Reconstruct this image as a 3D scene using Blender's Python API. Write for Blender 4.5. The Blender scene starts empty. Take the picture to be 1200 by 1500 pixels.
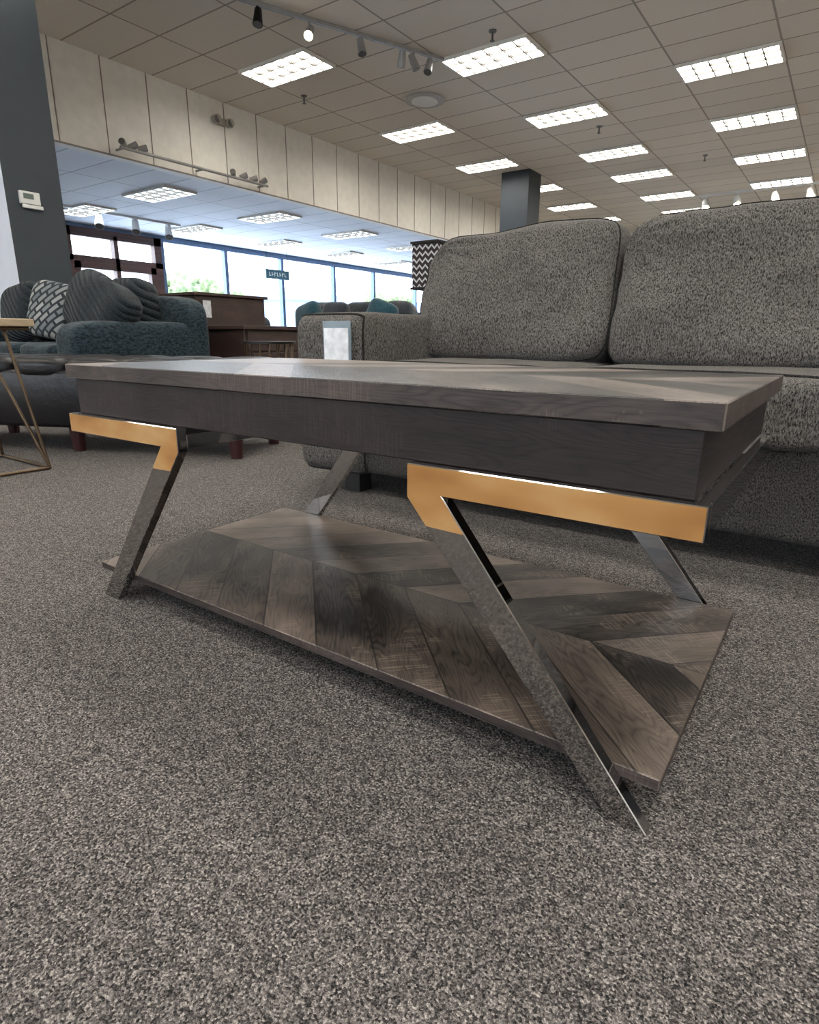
import bpy, bmesh, math, random
from mathutils import Vector, Matrix, Euler, noise
random.seed(4)
SC=bpy.context.scene
COL=SC.collection

# ------------------------------------------------------------------ helpers
def s2l(c):
    return tuple(((x/255)/12.92 if x/255<=0.04045 else ((x/255+0.055)/1.055)**2.4) for x in c)+(1.0,)

def newmat(name):
    m=bpy.data.materials.new(name); m.use_nodes=True
    nt=m.node_tree; b=nt.nodes['Principled BSDF']
    return m,nt,b

class NB:
    def __init__(s,nt): s.nt=nt
    def n(s,t,**k):
        x=s.nt.nodes.new(t)
        for a,v in k.items(): setattr(x,a,v)
        return x
    def l(s,a,b): s.nt.links.new(a,b)
    def m(s,op,a,b=None,c=None,clamp=False):
        x=s.n('ShaderNodeMath',operation=op); x.use_clamp=clamp
        for i,v in enumerate((a,b,c)):
            if v is None: continue
            if isinstance(v,(int,float)): x.inputs[i].default_value=v
            else: s.l(v,x.inputs[i])
        return x.outputs[0]
    def mix(s,f,a,b,bt='MIX'):
        x=s.n('ShaderNodeMix',data_type='RGBA',blend_type=bt)
        for i,v in ((0,f),(6,a),(7,b)):
            if isinstance(v,(int,float)): x.inputs[i].default_value=v
            elif isinstance(v,tuple): x.inputs[i].default_value=v
            else: s.l(v,x.inputs[i])
        return x.outputs[2]
    def ramp(s,f,stops):
        x=s.n('ShaderNodeValToRGB'); e=x.color_ramp.elements
        while len(e)<len(stops): e.new(0.5)
        for i,(p,c) in enumerate(stops):
            e[i].position=p; e[i].color=c
        s.l(f,x.inputs[0]); return x.outputs[0]
    def noise(s,vec,scale,detail=3,rough=.5,out=0):
        x=s.n('ShaderNodeTexNoise'); x.inputs['Scale'].default_value=scale
        x.inputs['Detail'].default_value=detail; x.inputs['Roughness'].default_value=rough
        if vec is not None: s.l(vec,x.inputs['Vector'])
        return x.outputs[out]
    def coord(s): return s.n('ShaderNodeTexCoord').outputs['Object']
    def sep(s,v):
        x=s.n('ShaderNodeSeparateXYZ'); s.l(v,x.inputs[0]); return x.outputs
    def comb(s,a,b,c):
        x=s.n('ShaderNodeCombineXYZ')
        for i,v in enumerate((a,b,c)):
            if isinstance(v,(int,float)): x.inputs[i].default_value=v
            else: s.l(v,x.inputs[i])
        return x.outputs[0]
    def bump(s,h,strength,dist,b):
        x=s.n('ShaderNodeBump'); x.inputs['Strength'].default_value=strength; x.inputs['Distance'].default_value=dist
        s.l(h,x.inputs['Height']); s.l(x.outputs[0],b.inputs['Normal'])

def plain(name,rgb,rough=.6,metal=0,var=.08,scale=8,bump=0,bscale=60,emit=None,es=0,spec=.5):
    m,nt,b=newmat(name); N=NB(nt); co=N.coord()
    c=s2l(rgb); f=N.noise(co,scale,3)
    lo=tuple(x*(1-var*1.5) for x in c[:3])+(1,); hi=tuple(min(1,x*(1+var*1.5)) for x in c[:3])+(1,)
    N.l(N.ramp(f,[(.3,lo),(.7,hi)]),b.inputs['Base Color'])
    b.inputs['Roughness'].default_value=rough; b.inputs['Metallic'].default_value=metal
    b.inputs['Specular IOR Level'].default_value=spec
    if bump: N.bump(N.noise(co,bscale,2),bump,.005,b)
    if emit:
        b.inputs['Emission Color'].default_value=emit+(1,) if len(emit)==3 else emit
        b.inputs['Emission Strength'].default_value=es
    return m

def wood(name,dark,light,axis='x',chevron=None,rough=.45,w=.092,rv=.42,spec=.5,rg=.24):
    """axis: grain direction; chevron=(ymid,xoff) builds mirrored 45 degree planks"""
    m,nt,b=newmat(name); N=NB(nt); X,Y,Z=N.sep(N.coord())
    if chevron:
        ym,xo=chevron
        yy=N.m('SUBTRACT',Y,ym); ay=N.m('ABSOLUTE',yy)
        sgn=N.m('SIGN',yy)
        p=N.m('MULTIPLY',N.m('SUBTRACT',N.m('ADD',X,xo),ay),.7071)
        q=N.m('MULTIPLY',N.m('ADD',N.m('ADD',X,xo),ay),.7071)
        t=N.m('DIVIDE',p,w); cid=N.m('FLOOR',t); fr=N.m('FRACT',t)
        rid=N.comb(cid,sgn,3.3)
        seam=N.m('LESS_THAN',N.m('MINIMUM',fr,N.m('SUBTRACT',1,fr)),.016)
        seam2=N.m('LESS_THAN',ay,.0014)
        seam=N.m('MAXIMUM',seam,seam2)
    else:
        if axis=='x': q,p,r3=X,Z,Y
        elif axis=='y': q,p,r3=Y,Z,X
        else: q,p,r3=Z,X,Y
        if axis in 'xy' : p=N.m('ADD',Z,N.m('MULTIPLY',r3,.37))
        rid=N.comb(1.0,2.0,3.3)
        seam=None
    wn=N.n('ShaderNodeTexWhiteNoise',noise_dimensions='3D'); N.l(rid,wn.inputs['Vector'])
    rnd=wn.outputs['Value']; off=N.m('MULTIPLY',rnd,37)
    v1=N.comb(N.m('MULTIPLY',q,2.2),N.m('MULTIPLY',p,14),off)
    base=N.noise(v1,1.0,2,.5)
    rings=N.m('ABSOLUTE',N.m('SINE',N.m('MULTIPLY',base,95)))
    rings=N.m('POWER',rings,.6)
    v2=N.comb(N.m('MULTIPLY',q,18),N.m('MULTIPLY',p,520),off)
    fine=N.noise(v2,1.0,3,.65)
    v3=N.comb(N.m('MULTIPLY',q,5),N.m('MULTIPLY',p,9),off)
    blot=N.noise(v3,1.0,3,.6)
    v4=N.comb(N.m('MULTIPLY',q,420),N.m('MULTIPLY',p,14),off)
    saw=N.noise(v4,1.0,2,.6)
    f=N.m('ADD',N.m('MULTIPLY',rings,rg),N.m('MULTIPLY',fine,.48))
    f=N.m('ADD',f,N.m('MULTIPLY',blot,.75))
    if chevron: f=N.m('ADD',f,N.m('MULTIPLY',N.m('SUBTRACT',rnd,.5),rv))
    f=N.m('SUBTRACT',f,.15+rg*.5)
    sawm=N.m('MULTIPLY',N.m('GREATER_THAN',saw,.57),N.m('GREATER_THAN',blot,.56))
    f=N.m('ADD',f,N.m('MULTIPLY',sawm,.22))
    D=s2l(dark);Lc=s2l(light);M=tuple((a*.6+c*.4) for a,c in zip(D,Lc))
    colr=N.ramp(f,[(.25,D),(.48,M),(.80,Lc)])
    if seam is not None: colr=N.mix(N.m('MULTIPLY',seam,.85),colr,s2l((16,13,12)))
    N.l(colr,b.inputs['Base Color'])
    N.l(N.m('ADD',N.m('MULTIPLY',fine,.25),rough-.1),b.inputs['Roughness'])
    b.inputs['Specular IOR Level'].default_value=spec
    N.bump(f,.3,.0015,b)
    return m

def fabric(name,dark,light,scale=220,rib=None,ribscale=40,bump=.5,sheen=.3,stretch=(1,1,.35),wr=.0,ribc=.35):
    m,nt,b=newmat(name); N=NB(nt); co=N.coord(); X,Y,Z=N.sep(co)
    v=N.comb(N.m('MULTIPLY',X,stretch[0]),N.m('MULTIPLY',Y,stretch[1]),N.m('MULTIPLY',Z,stretch[2]))
    f=N.noise(v,scale,2,.6); big=N.noise(co,7,3)
    f2=N.noise(co,scale*1.7,1)
    ff=N.m('ADD',N.m('MULTIPLY',f,.7),N.m('MULTIPLY',f2,.3))
    col=N.ramp(ff,[(.38,s2l(dark)),(.60,s2l(light))])
    col=N.mix(.3,col,N.ramp(big,[(.3,(.5,.5,.5,1)),(.7,(1,1,1,1))]),'MULTIPLY')
    h=N.m('ADD',ff,N.m('MULTIPLY',big,wr))
    if rib:
        d=N.m('ADD',N.m('ADD',N.m('MULTIPLY',X,rib[0]),N.m('MULTIPLY',Y,rib[1])),N.m('MULTIPLY',Z,rib[2]))
        d=N.m('ADD',d,N.m('MULTIPLY',big,.03))
        s_=N.m('ABSOLUTE',N.m('SINE',N.m('MULTIPLY',d,ribscale)))
        h=N.m('ADD',N.m('MULTIPLY',s_,3),ff)
        col=N.mix(N.m('MULTIPLY',N.m('SUBTRACT',1,s_),ribc),col,tuple(x*.35 for x in s2l(dark)[:3])+(1,))
    N.l(col,b.inputs['Base Color'])
    b.inputs['Roughness'].default_value=.9; b.inputs['Sheen Weight'].default_value=sheen
    b.inputs['Specular IOR Level'].default_value=.2
    N.bump(h,bump,.006,b)
    return m

def obj(name,me,mat=None,parent=None,smooth=False):
    o=bpy.data.objects.new(name,me); COL.objects.link(o)
    if mat is not None:
        for mm in (mat if isinstance(mat,(list,tuple)) else [mat]): me.materials.append(mm)
    if parent: o.parent=parent
    if smooth:
        for p in me.polygons: p.use_smooth=True
    return o
def empty(name):
    o=bpy.data.objects.new(name,None); COL.objects.link(o); o.empty_display_size=.1; return o
def bm2(name,bm,mat,parent=None,smooth=False,xf=None):
    if xf is not None: bmesh.ops.transform(bm,matrix=xf,verts=bm.verts)
    bmesh.ops.recalc_face_normals(bm,faces=bm.faces)
    me=bpy.data.meshes.new(name); bm.to_mesh(me); bm.free()
    return obj(name,me,mat,parent,smooth)
def addbox(bm,x0,x1,y0,y1,z0,z1):
    r=bmesh.ops.create_cube(bm,size=1)
    for v in r['verts']:
        v.co=Vector(((x0+x1)/2+v.co.x*(x1-x0),(y0+y1)/2+v.co.y*(y1-y0),(z0+z1)/2+v.co.z*(z1-z0)))
    return r['verts']
def box(name,x0,x1,y0,y1,z0,z1,mat,parent=None,bev=0,xf=None,seg=2):
    bm=bmesh.new(); addbox(bm,x0,x1,y0,y1,z0,z1)
    if bev: bmesh.ops.bevel(bm,geom=bm.edges[:],offset=bev,segments=seg,profile=.5,affect='EDGES')
    return bm2(name,bm,mat,parent,smooth=bool(bev and seg>2),xf=xf)
def addcyl(bm,p0,p1,r,r2=None,seg=16):
    p0=Vector(p0);p1=Vector(p1);d=p1-p0
    q=d.to_track_quat('Z','Y').to_matrix().to_4x4(); q.translation=(p0+p1)/2
    bmesh.ops.create_cone(bm,cap_ends=True,segments=seg,radius1=r,radius2=r if r2 is None else r2,depth=d.length,matrix=q)
def cyl(name,p0,p1,r,mat,parent=None,r2=None,seg=20,smooth=False):
    bm=bmesh.new(); addcyl(bm,p0,p1,r,r2,seg)
    return bm2(name,bm,mat,parent,smooth)
def cushion(name,c,s,mat,parent=None,n=4,rot=(0,0,0),amp=.012,ns=4,cuts=18,seed=0,xf=None,crease=0,shape=None,piping=None,gather=0,wrinkle=0,pmat=None):
    bm=bmesh.new(); bmesh.ops.create_cube(bm,size=2)
    bmesh.ops.subdivide_edges(bm,edges=bm.edges[:],cuts=cuts,use_grid_fill=True)
    R=Euler(rot).to_matrix(); c=Vector(c)
    def fmap(p,off=0):
        k=(abs(p.x)**n+abs(p.y)**n+abs(p.z)**n)**(1/n)
        q=Vector((p.x/k,p.y/k,p.z/k))
        if shape: q=shape(q)
        w=Vector((q.x*s[0],q.y*s[1],q.z*s[2]))
        nn=Vector((q.x/s[0],q.y/s[1],q.z/s[2])).normalized()
        a=noise.noise(w*ns+Vector((seed*7.1,seed*3.3,0)))*amp
        if crease: a+=-abs(noise.noise(Vector((w.x*3,w.y*3,w.z*9))+Vector((seed,0,5))))*crease
        if gather:
            th=math.atan2(q.z*s[2],q.x*s[0])
            if q.y>-.8: a+=gather*math.sin(th*40+5*noise.noise(w*6))*min(1,(q.y+.8)*4)*max(0,1-abs(q.y+.3))
        if wrinkle:
            d=Vector((q.x+.95,q.z-.75)); ang=math.atan2(d.y,d.x); dist=d.length
            a+=-wrinkle*max(0,1-dist/.75)*(.5+.5*math.sin(ang*16+3*noise.noise(w*5)))
        return R@(w+nn*(a+off))+c
    for v in bm.verts: v.co=fmap(v.co.copy())
    o=bm2(name,bm,mat,parent,smooth=True,xf=xf)
    if piping:
        yy,rad=piping
        cu=bpy.data.curves.new(name+'_piping','CURVE'); cu.dimensions='3D'; cu.bevel_depth=rad; cu.bevel_resolution=2
        pts=[];K=26
        for i in range(K): pts.append((-1+2*i/K,-1))
        for i in range(K): pts.append((1,-1+2*i/K))
        for i in range(K): pts.append((1-2*i/K,1))
        for i in range(K): pts.append((-1,1-2*i/K))
        sp_=cu.splines.new('POLY'); sp_.points.add(len(pts)-1); sp_.use_cyclic_u=True
        for i,(a,b_) in enumerate(pts):
            w=fmap(Vector((a,yy,b_)),.001); sp_.points[i].co=(w.x,w.y,w.z,1)
        co_=bpy.data.objects.new(name+'_piping',cu); COL.objects.link(co_); cu.materials.append(pmat or mat); co_.parent=parent
    return o
def prism_y(bm,pts,y0,y1):
    f=[bm.verts.new((x,y0,z)) for x,z in pts]; g=[bm.verts.new((x,y1,z)) for x,z in pts]
    bm.faces.new(f); bm.faces.new(g[::-1])
    for i in range(len(pts)):
        j=(i+1)%len(pts); bm.faces.new((f[i],g[i],g[j],f[j]))

# ------------------------------------------------------------------ camera
Hc=.56
p_,r_,h_=[math.radians(a) for a in (15.8403,.4231,35.006)]
fw=Vector((-math.sin(h_),math.cos(h_),0));rt=Vector((math.cos(h_),math.sin(h_),0));up=Vector((0,0,1))
F=fw*math.cos(p_)-up*math.sin(p_);U=fw*math.sin(p_)+up*math.cos(p_)
R=rt*math.cos(r_)+U*math.sin(r_);U2=-rt*math.sin(r_)+U*math.cos(r_)
cd=bpy.data.cameras.new('camera');cam=bpy.data.objects.new('camera',cd);COL.objects.link(cam)
M=Matrix((( R.x,U2.x,-F.x,0),(R.y,U2.y,-F.y,0),(R.z,U2.z,-F.z,Hc),(0,0,0,1)))
cam.matrix_world=M
cd.sensor_fit='HORIZONTAL';cd.sensor_width=36;cd.lens=882.4558/1200*36
cd.shift_x=-2.53/1200;cd.shift_y=-4.06/1200;cd.clip_start=.02;cd.clip_end=300
SC.camera=cam
SC.view_settings.view_transform='Standard'
SC.view_settings.exposure=1.0

# ------------------------------------------------------------------ materials
def carpet_mat():
    m,nt,b=newmat('carpet_loop'); N=NB(nt); co=N.coord()
    n1=N.noise(co,380,2,.7); n2=N.noise(co,900,1,.6); n3=N.noise(co,2.2,3,.5); n4=N.noise(co,60,2,.6)
    vo=N.n('ShaderNodeTexVoronoi'); vo.inputs['Scale'].default_value=400; N.l(co,vo.inputs['Vector'])
    vr=N.sep(vo.outputs['Color'])[0]
    f=N.m('ADD',N.m('MULTIPLY',n1,.55),N.m('MULTIPLY',n2,.2)); f=N.m('ADD',f,N.m('MULTIPLY',vr,.22)); f=N.m('ADD',f,N.m('MULTIPLY',n4,.10))
    col=N.ramp(f,[(.40,s2l((30,29,29))),(.52,s2l((80,77,76))),(.62,s2l((120,115,112))),(.74,s2l((184,178,171)))])
    col=N.mix(.35,col,N.ramp(n3,[(.3,(.84,.84,.86,1)),(.7,(1,1,1,1))]),'MULTIPLY')
    N.l(col,b.inputs['Base Color']); b.inputs['Roughness'].default_value=.95
    b.inputs['Specular IOR Level'].default_value=.1
    N.bump(N.m('SUBTRACT',f,N.m('MULTIPLY',vo.outputs['Distance'],.5)),.75,.003,b)
    return m
def ceiling_mat(name,ph,pv,base,line):
    m,nt,b=newmat(name); N=NB(nt); co=N.coord(); X,Y,Z=N.sep(co)
    def ln(v,per,off,w):
        fr=N.m('FRACT',N.m('DIVIDE',N.m('ADD',v,off),per))
        d=N.m('MULTIPLY',N.m('MINIMUM',fr,N.m('SUBTRACT',1,fr)),per)
        return N.m('LESS_THAN',d,w)
    l=N.m('MAXIMUM',ln(X,1.22,ph,.012),ln(Y,.61,pv,.012))
    sp=N.noise(co,120,2,.8); bg=N.noise(co,1.3,2)
    cell=N.comb(N.m('FLOOR',N.m('DIVIDE',N.m('ADD',X,ph),1.22)),N.m('FLOOR',N.m('DIVIDE',N.m('ADD',Y,pv),.61)),0)
    wn=N.n('ShaderNodeTexWhiteNoise'); N.l(cell,wn.inputs['Vector'])
    k=N.m('ADD',N.m('MULTIPLY',wn.outputs['Value'],.10),.90)
    c=N.mix(1.0,N.ramp(sp,[(.25,tuple(x*.82 for x in s2l(base)[:3])+(1,)),(.45,s2l(base))]),N.comb(k,k,k),'MULTIPLY')
    N.l(N.mix(l,c,s2l(line)),b.inputs['Base Color']); b.inputs['Roughness'].default_value=.85
    N.bump(N.m('SUBTRACT',sp,l),.3,.006,b)
    return m
carpet=carpet_mat()
ceil_m=ceiling_mat('acoustic_tile',1.26,.305,(228,218,202),(160,150,135))
ceil2_m=ceiling_mat('acoustic_tile_annex',1.26,.305,(230,233,240),(170,176,184))
panel_m=plain('bulkhead_panel_paint',(232,227,217),.7,var=.03)
white_m=plain('white_wall_paint',(205,212,225),.7,var=.02)
wall_m=plain('beige_wall_paint',(222,214,201),.8,var=.03)
seam_m=plain('panel_seam',(140,130,116),.8)
col_m=plain('slate_column_paint',(48,56,62),.6,var=.04)
wplastic=plain('white_plastic',(215,215,212),.4,var=.01)
ivory=plain('ivory_plastic',(166,158,144),.4,var=.02)
greyp=plain('grey_display',(90,100,95),.3)
alu=plain('window_aluminium',(84,104,132),.4,metal=.3)
redwood=wood('door_stained_wood',(52,30,26),(96,60,50),axis='z')
darkmetal=plain('dark_metal',(34,32,32),.4,metal=.7)
greymetal=plain('grey_metal',(110,108,105),.4,metal=.5)
silver=plain('silver_paint',(150,147,142),.4,metal=.1)
chrome=plain('chrome',(184,182,181),.045,metal=1,var=.02)
def warm_refl_mat():  # warm reflection on the chrome, put into the base colour
    m,nt,b=newmat('chrome_warm_reflection'); N=NB(nt); X,Y,Z=N.sep(N.coord())
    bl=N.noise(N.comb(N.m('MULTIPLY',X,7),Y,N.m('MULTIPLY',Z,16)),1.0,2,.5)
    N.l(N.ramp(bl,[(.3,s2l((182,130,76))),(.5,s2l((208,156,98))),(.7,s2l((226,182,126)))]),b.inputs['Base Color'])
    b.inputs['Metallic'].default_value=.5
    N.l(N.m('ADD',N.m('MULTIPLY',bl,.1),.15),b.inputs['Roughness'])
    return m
warm_refl=warm_refl_mat()
lamp_w=plain('warm_bulb',(255,240,210),.4,emit=(1,.88,.65),es=14)
tro=plain('troffer_lens',(255,252,245),.5,emit=(1,.95,.87),es=13,var=.0)
tro_b=plain('troffer_lens_annex',(245,250,255),.5,emit=(.84,.93,1),es=7.0,var=.0)
trof=plain('troffer_frame',(225,220,210),.5,var=.02)
louv=plain('troffer_louver',(70,67,62),.6,var=.02)

# ------------------------------------------------------------------ room
ZC=4.02; ZL=2.876; XW=-8.48; XWIN=-13.9; YF=22; YB=-5; XR=8.0; YA=2.6
box('floor',XWIN-.3,XR,YB,YF,-.1,0,carpet)
box('ceiling',XW-.15,XR,YB,YF,ZC,ZC+.1,ceil_m)
box('ceiling_annex',XWIN-.2,XW-.15,YA,YF,ZL,ZL+.1,ceil2_m)
box('wall_far',XWIN-.2,XR,YF,YF+.15,0,ZC+.1,wall_m)
box('wall_right',XR,XR+.15,YB,YF,0,ZC+.1,wall_m)
box('wall_partition',XWIN-.2,XW,YA-.14,YA,0,ZC+.1,white_m)
box('wall_left',XW-.15,XW,YB,YA-.14,0,ZC+.1,wall_m)
# unseen back wall; its window openings are added to bounce daylight to the ceiling
wb=empty('wall_back_unseen')
box('sill',XW,XR,YB-.15,YB,0,1.0,wall_m,wb); box('header',XW,XR,YB-.15,YB,2.2,ZC+.1,wall_m,wb)  # unseen sill and header of the added openings
for i in range(8):
    x=XW+i*(XR-XW)/7; box('unseen_pier_%d'%i,x-.5,x+.5,YB-.15,YB,1.0,2.2,wall_m,wb)
# bulkhead
bh=empty('wall_bulkhead')
box('bulkhead_face',XW-.15,XW,YA,YF,ZL,ZC+.05,panel_m,bh)
bm=bmesh.new(); y=5.05-.645*3
while y<YF:
    if y>YA+.1: addbox(bm,XW,XW+.006,y-.006,y+.006,ZL+.02,ZC)
    y+=.645
addbox(bm,XW,XW+.01,YA,YF,ZL,ZL+.02)
bm2('panel_seams',bm,seam_m,bh)
# columns
cl=empty('slate_column')
bm=bmesh.new(); addbox(bm,-7.35,-6.6,2.86,3.375,0,ZC)
bmesh.ops.recalc_face_normals(bm,faces=bm.faces)
for f in bm.faces: f.material_index=1 if f.normal.y<-.5 else 0
bm2('shaft',bm,[col_m,white_m],cl)
box('base_trim',-7.36,-6.59,2.85,3.385,0,.1,darkmetal,cl)
cl2=empty('slate_column.001')
box('shaft',-6.78,-6.12,13.0,13.6,0,ZC,col_m,cl2,bev=.01); box('base_trim',-6.79,-6.11,12.99,13.61,0,.1,darkmetal,cl2)
th=empty('thermostat')
box('body',-6.6,-6.565,2.97,3.15,1.755,1.865,wplastic,th,bev=.006)
box('screen',-6.566,-6.560,3.0,3.09,1.80,1.845,greyp,th)
box('base_plate',-6.6,-6.57,2.99,3.17,1.72,1.752,wplastic,th,bev=.004)
# window wall
ww=empty('window_wall')
box('knee_wall',XWIN-.15,XWIN,9.3,YF,0,.35,white_m,ww)
box('header',XWIN-.15,XWIN,YA,YF,2.80,ZL+.1,alu,ww)
box('side_panel',XWIN-.15,XWIN,YA,7.0,0,2.8,white_m,ww)
mull=[9.32,11.2,13.2,15.45,17.5,20.05,21.95]
for i,y in enumerate(mull):
    w=empty('window_%d'%(i+1)) if i<len(mull)-1 else None
    box('mullion_%d'%i,XWIN-.12,XWIN+.02,y-.05,y+.05,.3,2.8,alu,w or ww)
    if w:
        y2=mull[i+1]
        box('sill',XWIN-.1,XWIN+.04,y+.05,y2-.05,.35,.41,alu,w)
        box('head',XWIN-.1,XWIN+.01,y+.05,y2-.05,2.74,2.8,alu,w)
dr=empty('door_1')
for nm,(a,b,c,d) in dict(top=(7.0,9.3,2.62,2.80),transom=(7.0,9.3,2.12,2.24),jamb_l=(7.0,7.16,0,2.8),jamb_r=(9.1,9.28,0,2.8),mid=(8.1,8.2,0,2.7),stile_l=(7.16,7.3,0,2.12),stile_r=(8.96,9.1,0,2.12),rail_top=(7.16,9.1,1.98,2.12),rail_bot=(7.16,9.1,0,.3)).items():
    box(nm,XWIN-.12,XWIN+.04,a,b,c,d,redwood,dr)
# exterior
asph=plain('asphalt',(215,218,222),.9,var=.1,scale=1); grassm=plain('tree_leaves',(86,100,66),.9,var=.4,scale=3)
bldm=plain('blue_grey_siding',(120,138,166),.9); roofm=plain('roof_grey',(98,116,144),.8)
box('ground_exterior',-90,60,-60,90,-.3,-.12,asph)
for i,(x,y,z,s) in enumerate([(-38,27.5,3.0,2.2),(-39,31.4,2.4,1.6),(-44,58,3.4,2.6),(-42,66,3.3,2.4)]):
    t=empty('tree' if i==0 else 'tree.%03d'%i)
    cyl('trunk',(x,y,-.15),(x,y,z),.18,redwood,t)
    bm=bmesh.new()
    for k in range(9):
        o_=Vector((random.uniform(-1,1),random.uniform(-1,1),random.uniform(-.6,.6)))*s*.6
        r=bmesh.ops.create_icosphere(bm,subdivisions=3,radius=s*random.uniform(.25,.45))
        for v in r['verts']:
            v.co=v.co*(1+.5*noise.noise(v.co*3.1))+o_+Vector((x,y,z+.3))
    bm2('crown',bm,grassm,t,smooth=False)
bd=empty('building'); box('walls',-72,-60,58,88,-.15,5.2,bldm,bd); box('roof',-73,-59,57,89,5.2,6.2,roofm,bd)
box('door_band',-60,-59.9,60,80,-.1,3.2,roofm,bd)

# ------------------------------------------------------------------ ceiling lights
def troffer_mesh(name,lens):
    bm=bmesh.new()
    X,Y=.61,.305
    for a in ((-X,X,-Y,-Y+.03),(-X,X,Y-.03,Y),(-X,-X+.03,-Y+.03,Y-.03),(X-.03,X,-Y+.03,Y-.03)):
        addbox(bm,a[0],a[1],a[2],a[3],-.035,0)
    n0=len(bm.faces)
    for i in range(1,3): addbox(bm,-X+.03,X-.03,-Y+i*2*Y/3-.008,-Y+i*2*Y/3+.008,-.034,-.008)
    for i in range(1,6): addbox(bm,-X+i*2*X/6-.008,-X+i*2*X/6+.008,-Y+.03,Y-.03,-.034,-.008)
    nf=len(bm.faces)
    vs=addbox(bm,-X+.03,X-.03,-Y+.03,Y-.03,-.008,-.001)
    bm.faces.ensure_lookup_table()
    for f in bm.faces[n0:nf]: f.material_index=2
    for f in bm.faces[nf:]: f.material_index=1
    me=bpy.data.meshes.new(name); bm.to_mesh(me); bm.free()
    me.materials.append(trof); me.materials.append(lens); me.materials.append(louv); return me
tm=troffer_mesh('troffer',tro); tmb=troffer_mesh('troffer_annex',tro_b)
pos={-6.75:[-3,0,3.05,6.66,9.76,12.27,14.7,17.09,19.3],-4.31:[-3.6,-.6,2.44,5.2,7.88,10.40,12.82,14.78,17.12,19.3],
     -1.87:[-2.4,0,2.44,4.88,7.32,9.76,12.24,14.70,17.14,19.5]}
pos[.57]=pos[-1.87];pos[3.01]=pos[-1.87];pos[5.45]=pos[-1.87]
pos[-1.87]=[v for v in pos[-1.87] if v!=7.32]
n=0
for x,ys in pos.items():
    for y in ys:
        o=bpy.data.objects.new('ceiling_light' if n==0 else 'ceiling_light.%03d'%n,tm); COL.objects.link(o); o.location=(x,y,ZC-.0005); n+=1
for x in (-9.92,-12.36):
    for y in (6.7,9.14,11.58,14.02,16.46,18.9):
        o=bpy.data.objects.new('ceiling_light.%03d'%n,tmb); COL.objects.link(o); o.location=(x,y,ZL-.0005); n+=1
# round ceiling speaker
sp=empty('ceiling_speaker'); cyl('grille',(-5.83,8.6,ZC-.03),(-5.83,8.6,ZC-.001),.3,ivory,sp,seg=40); cyl('rim',(-5.83,8.6,ZC-.045),(-5.83,8.6,ZC-.03),.2,trof,sp,seg=40)
for i,(x,y) in enumerate([(-7.25,7.49),(-4.01,7.31),(-4.06,11.24),(-2.9,14)]):
    s_=empty('fire_sprinkler' if i==0 else 'fire_sprinkler.%03d'%i)
    cyl('escutcheon',(x,y,ZC-.013),(x,y,ZC-.001),.045,greymetal,s_); cyl('stem',(x,y,ZC-.1),(x,y,ZC-.01),.012,greymetal,s_)
    cyl('deflector',(x,y,ZC-.106),(x,y,ZC-.1),.028,greymetal,s_)
def spot(parent,base,aim,mat,L=.17,r=.05,lit=False,drop=.08,i=0):
    base=Vector(base); aim=Vector(aim).normalized()
    cyl('stem_%d'%i,base,base-Vector((0,0,drop)),.012,mat,parent)
    c=base-Vector((0,0,drop+.02)); a=c-aim*L*.5;b=c+aim*L*.5
    cyl('can_%d'%i,a,b,r*.7,mat,parent,r2=r)
    cyl('lens_%d'%i,b,b+aim*.006,r*.85,lamp_w if lit else greymetal,parent)
tk=empty('track_light'); a=Vector((-5.95,4.96,ZC-.021)); b=Vector((-4.86,7.59,ZC-.021))
d=(b-a).normalized(); pr=Vector((-d.y,d.x,0))
bm=bmesh.new(); f=[a+pr*.02,b+pr*.02,b-pr*.02,a-pr*.02]
v=[bm.verts.new(q+Vector((0,0,s))) for s in (-.02,.018) for q in f]
for ids in ((0,1,2,3),(7,6,5,4),(0,4,5,1),(1,5,6,2),(2,6,7,3),(3,7,4,0)): bm.faces.new([v[i] for i in ids])
bm2('rail',bm,silver,tk)
for i,(t,aim,lit) in enumerate([(.14,(.2,-.3,-1),False),(.35,(.35,-.6,-.7),True),(.58,(.3,-.1,-1),False),(.78,(-.4,.3,-1),False),(.84,(.4,.2,-1),False),(.92,(.1,-.5,-1),False)]):
    spot(tk,a.lerp(b,t)-Vector((0,0,.02)),aim,silver if i else darkmetal,lit=lit,i=i,L=.17,r=.055)
# bulkhead wall-mounted track
tb=empty('track_light.001')
cyl('rail',(XW+.18,5.1,2.96),(XW+.18,7.65,2.96),.02,silver,tb)
for i,y in enumerate((5.15,6.4,7.6)): cyl('arm_%d'%i,(XW,y,2.96),(XW+.18,y,2.96),.015,silver,tb)
for i,(y,ax) in enumerate([(5.15,-.6),(5.28,.4),(5.42,.7),(6.95,-.5),(7.15,.4),(7.35,.6),(7.55,.2)]):
    spot(tb,(XW+.18,y,2.97),(.5,ax,.2),silver,i=i,L=.12,r=.045,drop=-.06)
el=empty('emergency_light'); box('body',XW,XW+.06,6.84,6.98,3.68,3.78,ivory,el,bev=.01)
for i,y in enumerate((6.79,7.03)): cyl('lamp_%d'%i,(XW+.03,y,3.74),(XW+.13,y-.03,3.72),.055,ivory,el,r2=.065); cyl('lens_%d'%i,(XW+.13,y-.03,3.72),(XW+.136,y-.03,3.72),.05,greymetal,el)
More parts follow.
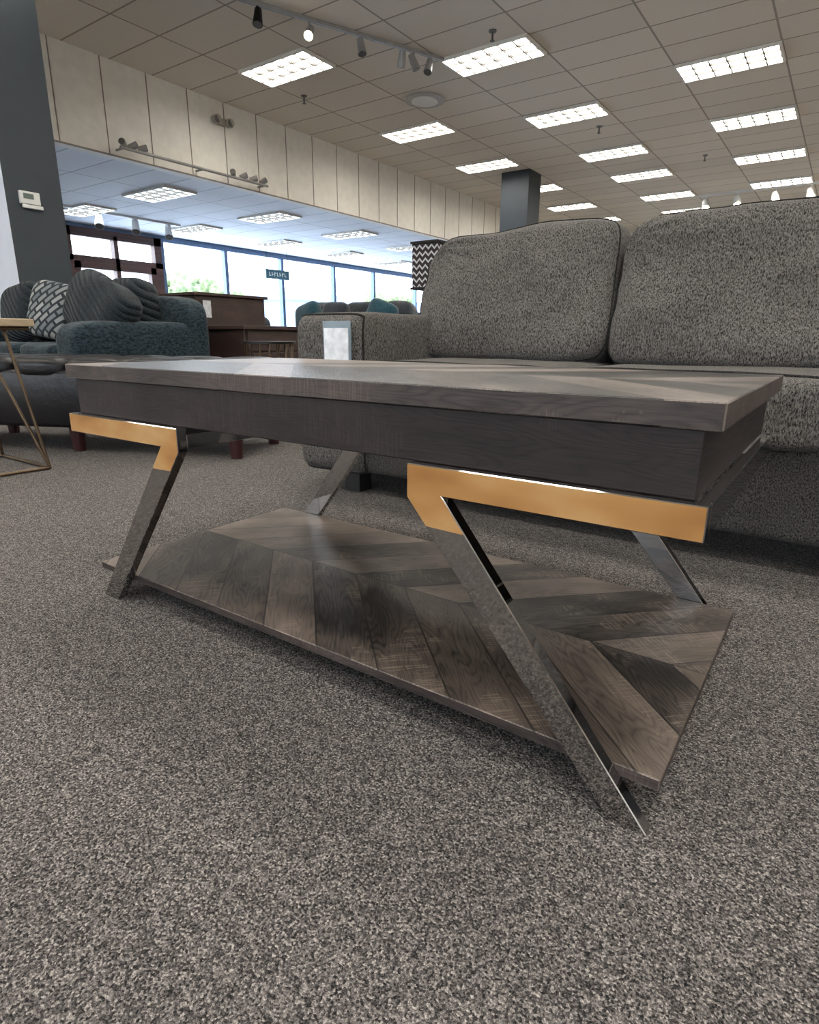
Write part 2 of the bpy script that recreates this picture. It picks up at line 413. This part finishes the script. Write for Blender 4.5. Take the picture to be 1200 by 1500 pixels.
# annex track
ta=empty('track_light.002'); box('rail',-12.25,-12.2,6.0,8.7,ZL-.04,ZL,wplastic,ta)
for i,y in enumerate((6.15,6.9,7.65,8.4)): spot(ta,(-12.22,y,ZL-.04),(.55,-.35,-.8),wplastic,i=i,L=.30,r=.085,lit=(i<1),drop=.12)
tf=empty('track_light.003'); box('rail',-3.7,-.9,17.58,17.62,ZC-.04,ZC,wplastic,tf)
for i,x in enumerate((-3.5,-2.8,-2.0,-1.3)): spot(tf,(x,17.6,ZC-.04),(.2,-.5,-.8),wplastic,i=i,L=.22,r=.09,lit=True,drop=.16)
sg=empty('hanging_sign'); teal_s=plain('sign_teal',(44,84,96),.6); box('board',-13.4,-13.36,12.1,12.95,2.12,2.36,teal_s,sg)
bm=bmesh.new()
for i in range(7): 
    y=12.2+i*.095; addbox(bm,-13.36,-13.355,y,y+.02,2.19,2.29); addbox(bm,-13.36,-13.355,y+.02,y+.06,2.19+(i%3)*.035,2.21+(i%3)*.035)
bm2('lettering',bm,wplastic,sg)
for i,y in enumerate((12.15,12.9)): cyl('wire_%d'%i,(-13.38,y,2.36),(-13.38,y,ZL),.005,darkmetal,sg)

# ------------------------------------------------------------------ coffee table
ct=empty('coffee_table')
YM=.935
w_top=wood('table_top_chevron',(22,18,17),(112,101,94),chevron=(YM,.05),rough=.36,rv=1.0,rg=.16)
w_shelf=wood('shelf_chevron',(27,22,20),(122,109,99),chevron=(YM,.02),rough=.42,rv=.42,rg=.16)
w_edge=wood('table_edge_wood',(24,19,18),(82,72,68),axis='x',rough=.5,spec=.35,rg=.16)
w_edge_y=wood('table_edge_wood_side',(24,19,18),(82,72,68),axis='y',rough=.5,spec=.35,rg=.16)
w_apr=wood('apron_wood',(14,10,10),(50,40,39),axis='x',rough=.5,spec=.3,rg=.16)
w_apr_y=wood('apron_wood_side',(14,10,10),(46,38,37),axis='y',rough=.5,spec=.3,rg=.16)
def slab(name,x0,x1,y0,y1,z0,z1,mats,bev=.0015):
    bm=bmesh.new(); addbox(bm,x0,x1,y0,y1,z0,z1)
    bmesh.ops.recalc_face_normals(bm,faces=bm.faces)
    for f in bm.faces:
        f.material_index=0 if abs(f.normal.z)>.5 else (1 if abs(f.normal.y)>.5 else 2)
    bmesh.ops.bevel(bm,geom=bm.edges[:],offset=bev,segments=1,affect='EDGES')
    return bm2(name,bm,mats,ct)
slab('top',-1.330,-.085,.638,1.235,.476,.504,[w_top,w_edge,w_edge_y])
slab('apron',-1.312,-.102,.648,1.219,.4035,.4755,[w_apr,w_apr,w_apr_y])
slab('shelf',-1.318,-.0986,.6505,1.214,.050,.066,[w_shelf,w_edge,w_edge_y])
def leg(name,pts_top,pts_leg,y0,y1,front):
    bm=bmesh.new()
    for pts in (pts_top,pts_leg):
        prism_y(bm,pts,y0,y1)
    bmesh.ops.remove_doubles(bm,verts=bm.verts,dist=1e-5)
    bmesh.ops.recalc_face_normals(bm,faces=bm.faces)
    for f in bm.faces: f.material_index=0
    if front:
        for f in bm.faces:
            if f.normal.y<-.9 and f.calc_center_median().z>.325: f.material_index=1  # upper front faces carry the painted warm reflection
    bmesh.ops.bevel(bm,geom=[e for e in bm.edges if len(e.link_faces)==2 and e.calc_face_angle(0)>.5],offset=.0012,segments=1,affect='EDGES')
    return bm2(name,bm,[chrome,warm_refl],ct)
zt,zb_=.4035,.3655
def lerpx(p,q,z): return p[0]+(q[0]-p[0])*(z-p[1])/(q[1]-p[1])
zsplit=.322
o1,o2=(-.449,.358),(-.147,0); i1,i2=(-.394,zb_),(-.101,0)
RT=[(-.449,zt),(-.087,zt),(-.087,zb_),i1,(lerpx(i1,i2,zsplit),zsplit),(lerpx(o1,o2,zsplit),zsplit),o1]
RL=[(lerpx(o1,o2,zsplit),zsplit),(lerpx(i1,i2,zsplit),zsplit),i2,o2]
p1,p2=(-.950,.360),(-1.230,0); q1,q2=(-1.004,zb_),(-1.283,0)
LT=[(-1.325,zt),(-.950,zt),p1,(lerpx(p1,p2,zsplit),zsplit),(lerpx(q1,q2,zsplit),zsplit),q1,(-1.325,zb_)]
LL=[(lerpx(q1,q2,zsplit),zsplit),(lerpx(p1,p2,zsplit),zsplit),p2,q2]
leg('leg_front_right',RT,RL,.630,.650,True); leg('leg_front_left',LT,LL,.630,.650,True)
leg('leg_rear_right',RT,RL,1.2145,1.2345,False); leg('leg_rear_left',LT,LL,1.2145,1.2345,False)
for nm,x0,x1 in (('tube_a',-.0995,-.087),('tube_b',-.440,-.420),('tube_c',-.970,-.950),('tube_d',-1.325,-1.3125)):
    box(nm,x0,x1,.650,1.2145,zb_+.0,zb_+.026 if nm in('tube_b','tube_c') else zt-.0005,chrome,ct,bev=.001)
paper=plain('glossy_paper',(205,208,212),.25,var=.12,scale=30)

# ------------------------------------------------------------------ grey sofa
gs=empty('grey_sofa')
gf=fabric('grey_chenille',(16,16,15),(116,112,108),scale=330,bump=.8,wr=.5,sheen=.05)
gfd=fabric('grey_chenille_shaded',(14,14,14),(80,77,75),scale=330,bump=.8,stretch=(1,1,.6),sheen=.05)  # darker copy of the chenille; shade around the base is in its colour
pip=fabric('grey_piping',(12,12,12),(56,54,52),scale=330,bump=.7,sheen=.0)
blk=plain('black_plastic_foot',(14,14,16),.5)
cushion('base',(-.34,2.14,.20),(1.29,.47,.12),gfd,gs,n=20,amp=.003,cuts=20)
cushion('arm_left',(-1.515,2.10,.36),(.155,.48,.29),gf,gs,n=12,amp=.008,seed=1,cuts=24,piping=(-.97,.004),pmat=pip)
cushion('arm_right',(.835,2.10,.36),(.155,.48,.29),gf,gs,n=12,amp=.008,seed=2,cuts=24,piping=(-.97,.004),pmat=pip)
cushion('back_frame',(-.34,2.52,.50),(1.24,.12,.38),gf,gs,n=9,amp=.006)
W=.70
for i in range(3):
    cushion('seat_cushion_%d'%(i+1),(-1.365+W*(i+.5),1.99,.392),(W/2+.003,.365,.095),gf,gs,n=7,amp=.008,seed=5+i,cuts=24,piping=(-.93,.004),pmat=pip)
def bshape(side):
    def f(q):
        z=q.z
        x=q.x*(1+ (0.09 if (q.x*side)>0 else 0)*(1-z*z))
        y=q.y*(1.0+.25*(1-z)*.5)
        k=.12*max(0,z)**2*max(0,abs(q.x)-.45)**2/.3 if q.x*side>0 else .03*max(0,z)*abs(q.x)**6
        return Vector((x,y,z-k*2 if q.x*side>0 else z-k))
    return f
xs=[(-1.045,.380,-1,.247,.694),(-.322,.350,0,.246,.688),(.385,.36,1,.246,.688)]
for i,(cx,hw,sd,hz,cz) in enumerate(xs):
    cushion('back_cushion_%d'%(i+1),(cx,2.27,cz),(hw,.165,hz),gf,gs,n=8,rot=(-.16,-.02 if i==0 else -.012,0),amp=.022,ns=5,seed=11+i,cuts=60,crease=.014,shape=bshape(sd),piping=(-.80,.003),pmat=pip,gather=.0035,wrinkle=.014 if i<2 else .004)
for i,(x,y) in enumerate([(-1.46,1.73),(.78,1.73),(-1.46,2.5),(.78,2.5)]): box('foot_%d'%i,x-.035,x+.035,y-.035,y+.035,0,.09,blk,gs)
plastic=plain('tag_sleeve',(110,124,134),.2)
box('price_tag_sleeve',-1.505,-1.380,1.606,1.611,.485,.615,plastic,gs); box('price_tag_card',-1.498,-1.388,1.603,1.606,.48,.592,paper,gs)

# ------------------------------------------------------------------ leather bench
lb=empty('leather_bench'); leather=plain('dark_leather',(15,12,15),.36,var=.2,scale=6,bump=.3,bscale=40,spec=.35)
cherry=plain('cherry_leg',(46,17,19),.35)
ang=math.atan2(.36,.82); BX=Matrix.Translation((-2.27,1.84,0))@Matrix.Rotation(ang,4,'Z')
box('body',-1.8,.02,-.02,.52,.12,.40,leather,lb,bev=.02,xf=BX,seg=3)
for i in range(6): 
    for j in range(2):
        cushion('tuft_%d_%d'%(i,j),(-1.65+i*.303,.11+j*.27,.41),(.155,.14,.052),leather,lb,n=4,amp=.003,cuts=8,xf=BX)
for i,(x,y) in enumerate([(-.04,.03),(-.90,.03),(-1.7,.03),(-.04,.46),(-1.7,.46)]):
    bm=bmesh.new(); addcyl(bm,(x,y,0),(x,y,.16),.028,.04); bm2('leg_%d'%i,bm,cherry,lb,xf=BX)

# ------------------------------------------------------------------ teal sofa
def sofa(root,ox,oy,wid,s=1.0,mats=None):
    t,rb=mats
    cushion('base',(ox-wid/2,oy+.52,.21),(wid/2,.50,.19),t,root,n=14,amp=.003,cuts=12)
    cushion('arm_right',(ox-.15,oy+.52,.34),(.16,.52,.32),t,root,n=6,amp=.012,seed=3)
    cushion('arm_left',(ox-wid+.15,oy+.52,.34),(.16,.52,.32),t,root,n=6,amp=.012,seed=4)
    cushion('back_frame',(ox-wid/2,oy+.93,.48),(wid/2,.13,.38),t,root,n=7,amp=.01)
    k=3;cw=(wid-.6)/k
    for i in range(k):
        cx=ox-.3-cw*(i+.5)
        cushion('seat_%d'%i,(cx,oy+.40,.42),(cw/2,.40,.09),t,root,n=6,amp=.01,seed=i)
        cushion('back_cushion_%d'%i,(cx,oy+.72,.72),(cw/2+.03,.17,.26),rb,root,n=3.4,rot=(-.25,.06*(i-1),0),amp=.04,ns=4,seed=i+3,crease=.02)
teal=fabric('teal_plush',(8,17,23),(42,58,66),scale=70,bump=.8,stretch=(.5,.5,1),sheen=.1,wr=1)
ribt=fabric('teal_ribbed',(8,15,20),(35,48,55),scale=120,rib=(.8,.3,1.0),ribscale=60,bump=.9,stretch=(1,1,1),sheen=.1,ribc=.5)
ts=empty('teal_sofa'); sofa(ts,-4.0,2.0,2.3,mats=(teal,ribt))
def basket():
    m,nt,b=newmat('basketweave_fabric'); N=NB(nt); X,Y,Z=N.sep(N.coord())
    ch=N.n('ShaderNodeTexBrick'); ch.inputs['Scale'].default_value=4.2; ch.inputs['Color1'].default_value=s2l((144,146,143)); ch.inputs['Color2'].default_value=s2l((86,93,97)); ch.inputs['Mortar'].default_value=s2l((24,32,38)); ch.inputs['Mortar Size'].default_value=.05
    N.l(N.comb(N.m('ADD',X,N.m('MULTIPLY',Z,.8)),N.m('SUBTRACT',Z,N.m('MULTIPLY',X,.8)),0),ch.inputs['Vector'])
    N.l(ch.outputs['Color'],b.inputs['Base Color']); b.inputs['Roughness'].default_value=.9; return m
pil=lambda q: Vector((q.x*(1-.12*(1-abs(q.z)**2)),q.y,q.z*(1-.12*(1-abs(q.x)**2))))
cushion('throw_pillow_patterned',(-4.95,2.36,.74),(.24,.10,.24),basket(),ts,n=3,rot=(-.3,.15,.25),amp=.01,shape=pil)
cushion('throw_pillow_teal',(-5.5,2.38,.74),(.26,.12,.25),ribt,ts,n=3,rot=(-.3,-.2,.1),amp=.015,shape=pil)
cushion('throw_pillow_ribbed',(-4.40,2.42,.74),(.42,.14,.25),ribt,ts,n=3,rot=(-.4,.32,-.1),amp=.03,shape=pil,seed=9)

# ------------------------------------------------------------------ side table
st=empty('side_table'); brass=plain('antique_brass',(96,80,64),.35,metal=.8); lwood=wood('light_wood_top',(130,112,88),(184,166,138),axis='x')
X0,X1,Y0,Y1=-3.22,-2.76,.78,1.2
box('top',X0,X1+.02,Y0,Y1+.02,.595,.625,lwood,st,bev=.003)
bm=bmesh.new()
def rod(a,b,r=.007): addcyl(bm,a,b,r,seg=8)
for z in (.009,.587):
    rod((X0,Y0,z),(X1,Y0,z));rod((X1,Y0,z),(X1,Y1,z));rod((X1,Y1,z),(X0,Y1,z));rod((X0,Y1,z),(X0,Y0,z))
mx,my=(X0+X1)/2,(Y0+Y1)/2
for (cx,cy) in ((X0,Y0),(X1,Y0),(X1,Y1),(X0,Y1)):
    rod((cx,cy,.01),((cx*.35+mx*.65),(cy*.35+my*.65),.585)); 
    rod((cx,cy,.01),(cx+(mx-cx)*.3,cy+(my-cy)*.3,.585))
bm2('frame',bm,brass,st)

# ------------------------------------------------------------------ background furniture
cw_=wood('brown_cabinet_wood',(34,24,22),(70,50,43),axis='y')
cb=empty('storage_cabinet')
box('carcass',-5.1,-4.6,3.36,4.12,.06,.90,cw_,cb,bev=.006); box('top_board',-5.12,-4.57,3.34,4.14,.90,.925,cw_,cb,bev=.004); box('plinth',-5.08,-4.63,3.38,4.1,0,.06,darkmetal,cb)
box('side_panel',-4.6,-4.59,3.42,4.06,.12,.84,cw_,cb,bev=.003); box('tag',-4.588,-4.585,3.42,3.50,.72,.86,paper,cb)
ds=empty('dresser')
box('carcass',-4.45,-4.0,3.35,4.2,.08,.62,cw_,ds,bev=.006); box('top_board',-4.48,-3.96,3.32,4.24,.62,.65,cw_,ds,bev=.004)
for i in range(3): box('drawer_%d'%i,-4.0,-3.985,3.38,4.17,.11+i*.17,.265+i*.17,cw_,ds,bev=.003)
for i,(x,y) in enumerate([(-4.42,3.4),(-4.05,3.4),(-4.42,4.15),(-4.05,4.15)]): box('foot_%d'%i,x-.03,x+.03,y-.03,y+.03,0,.08,cw_,ds)
wt=empty('wire_accent_table'); cx,cy=-3.05,2.75
cyl('top',(cx,cy,.52),(cx,cy,.535),.17,darkmetal,wt,seg=32)
bm=bmesh.new()
for i in range(16):
    a=i/16*2*math.pi; addcyl(bm,(cx+.15*math.cos(a),cy+.15*math.sin(a),0),(cx+.15*math.cos(a+.5),cy+.15*math.sin(a+.5),.52),.005,seg=6)
bm2('wires',bm,brass,wt)
darkf=fabric('charcoal_fabric',(18,22,28),(48,54,62),scale=90,stretch=(1,1,1)); tealc=fabric('bright_teal_fabric',(12,40,52),(32,74,86),scale=90,stretch=(1,1,1))
beigef=fabric('beige_fabric',(92,88,80),(140,134,121),scale=90,stretch=(1,1,1))
s2=empty('charcoal_sofa'); sofa(s2,-3.9,5.3,2.2,mats=(darkf,darkf))
for i,x in enumerate((-5.6,-5.15,-4.45)): cushion('throw_pillow_%d'%i,(x,5.72,.80),(.22,.10,.20),tealc if i!=1 else darkf,s2,n=3,rot=(-.3,.3*(i-1),0),amp=.01,shape=pil)
s3=empty('beige_sofa'); sofa(s3,-6.6,5.0,2.0,mats=(darkf,beigef))
s4=empty('charcoal_sofa.001'); sofa(s4,-6.4,9.6,2.6,mats=(darkf,darkf))
et=empty('end_table'); box('top',-2.9,-2.4,3.8,4.3,.56,.60,cw_,et,bev=.004); box('body',-2.86,-2.44,3.84,4.26,.3,.56,cw_,et)
for i,(x,y) in enumerate([(-2.85,3.85),(-2.45,3.85),(-2.85,4.25),(-2.45,4.25)]): box('leg_%d'%i,x-.02,x+.02,y-.02,y+.02,0,.3,cw_,et)
def chev():
    m,nt,b=newmat('chevron_shade'); N=NB(nt); X,Y,Z=N.sep(N.coord())
    u=N.m('ADD',X,N.m('MULTIPLY',Y,1.0)); tri=N.m('PINGPONG',u,.026)
    v=N.m('FRACT',N.m('MULTIPLY',N.m('ADD',Z,tri),22)); k=N.m('GREATER_THAN',v,.66)
    N.l(N.mix(k,s2l((30,21,22)),s2l((170,170,175))),b.inputs['Base Color']); b.inputs['Roughness'].default_value=.8; return m
tl=empty('table_lamp'); sh=chev()
box('shade',-2.79,-2.57,3.97,4.19,.93,1.235,sh,tl,bev=.004)
box('frame_top',-2.80,-2.56,3.96,4.20,1.235,1.25,darkmetal,tl); box('frame_bottom',-2.80,-2.56,3.96,4.20,.915,.93,darkmetal,tl)
cyl('stem',(-2.68,4.08,.62),(-2.68,4.08,.92),.015,darkmetal,tl); cyl('base',(-2.68,4.08,.601),(-2.68,4.08,.625),.09,darkmetal,tl)

# ------------------------------------------------------------------ world / sun
w=bpy.data.worlds.new('World'); SC.world=w; w.use_nodes=True; nt=w.node_tree; bg=nt.nodes['Background']
N=NB(nt); g=N.n('ShaderNodeTexCoord').outputs['Generated']; z=N.sep(g)[2]
N.l(N.ramp(z,[(.0,(.88,.94,1,1)),(.5,(.58,.77,1,1))]),bg.inputs['Color']); bg.inputs['Strength'].default_value=6.0
sd=bpy.data.lights.new('sun','SUN'); sd.energy=6; sd.angle=.02; so=bpy.data.objects.new('sun',sd); COL.objects.link(so); so.rotation_euler=(math.radians(35),math.radians(15),0)
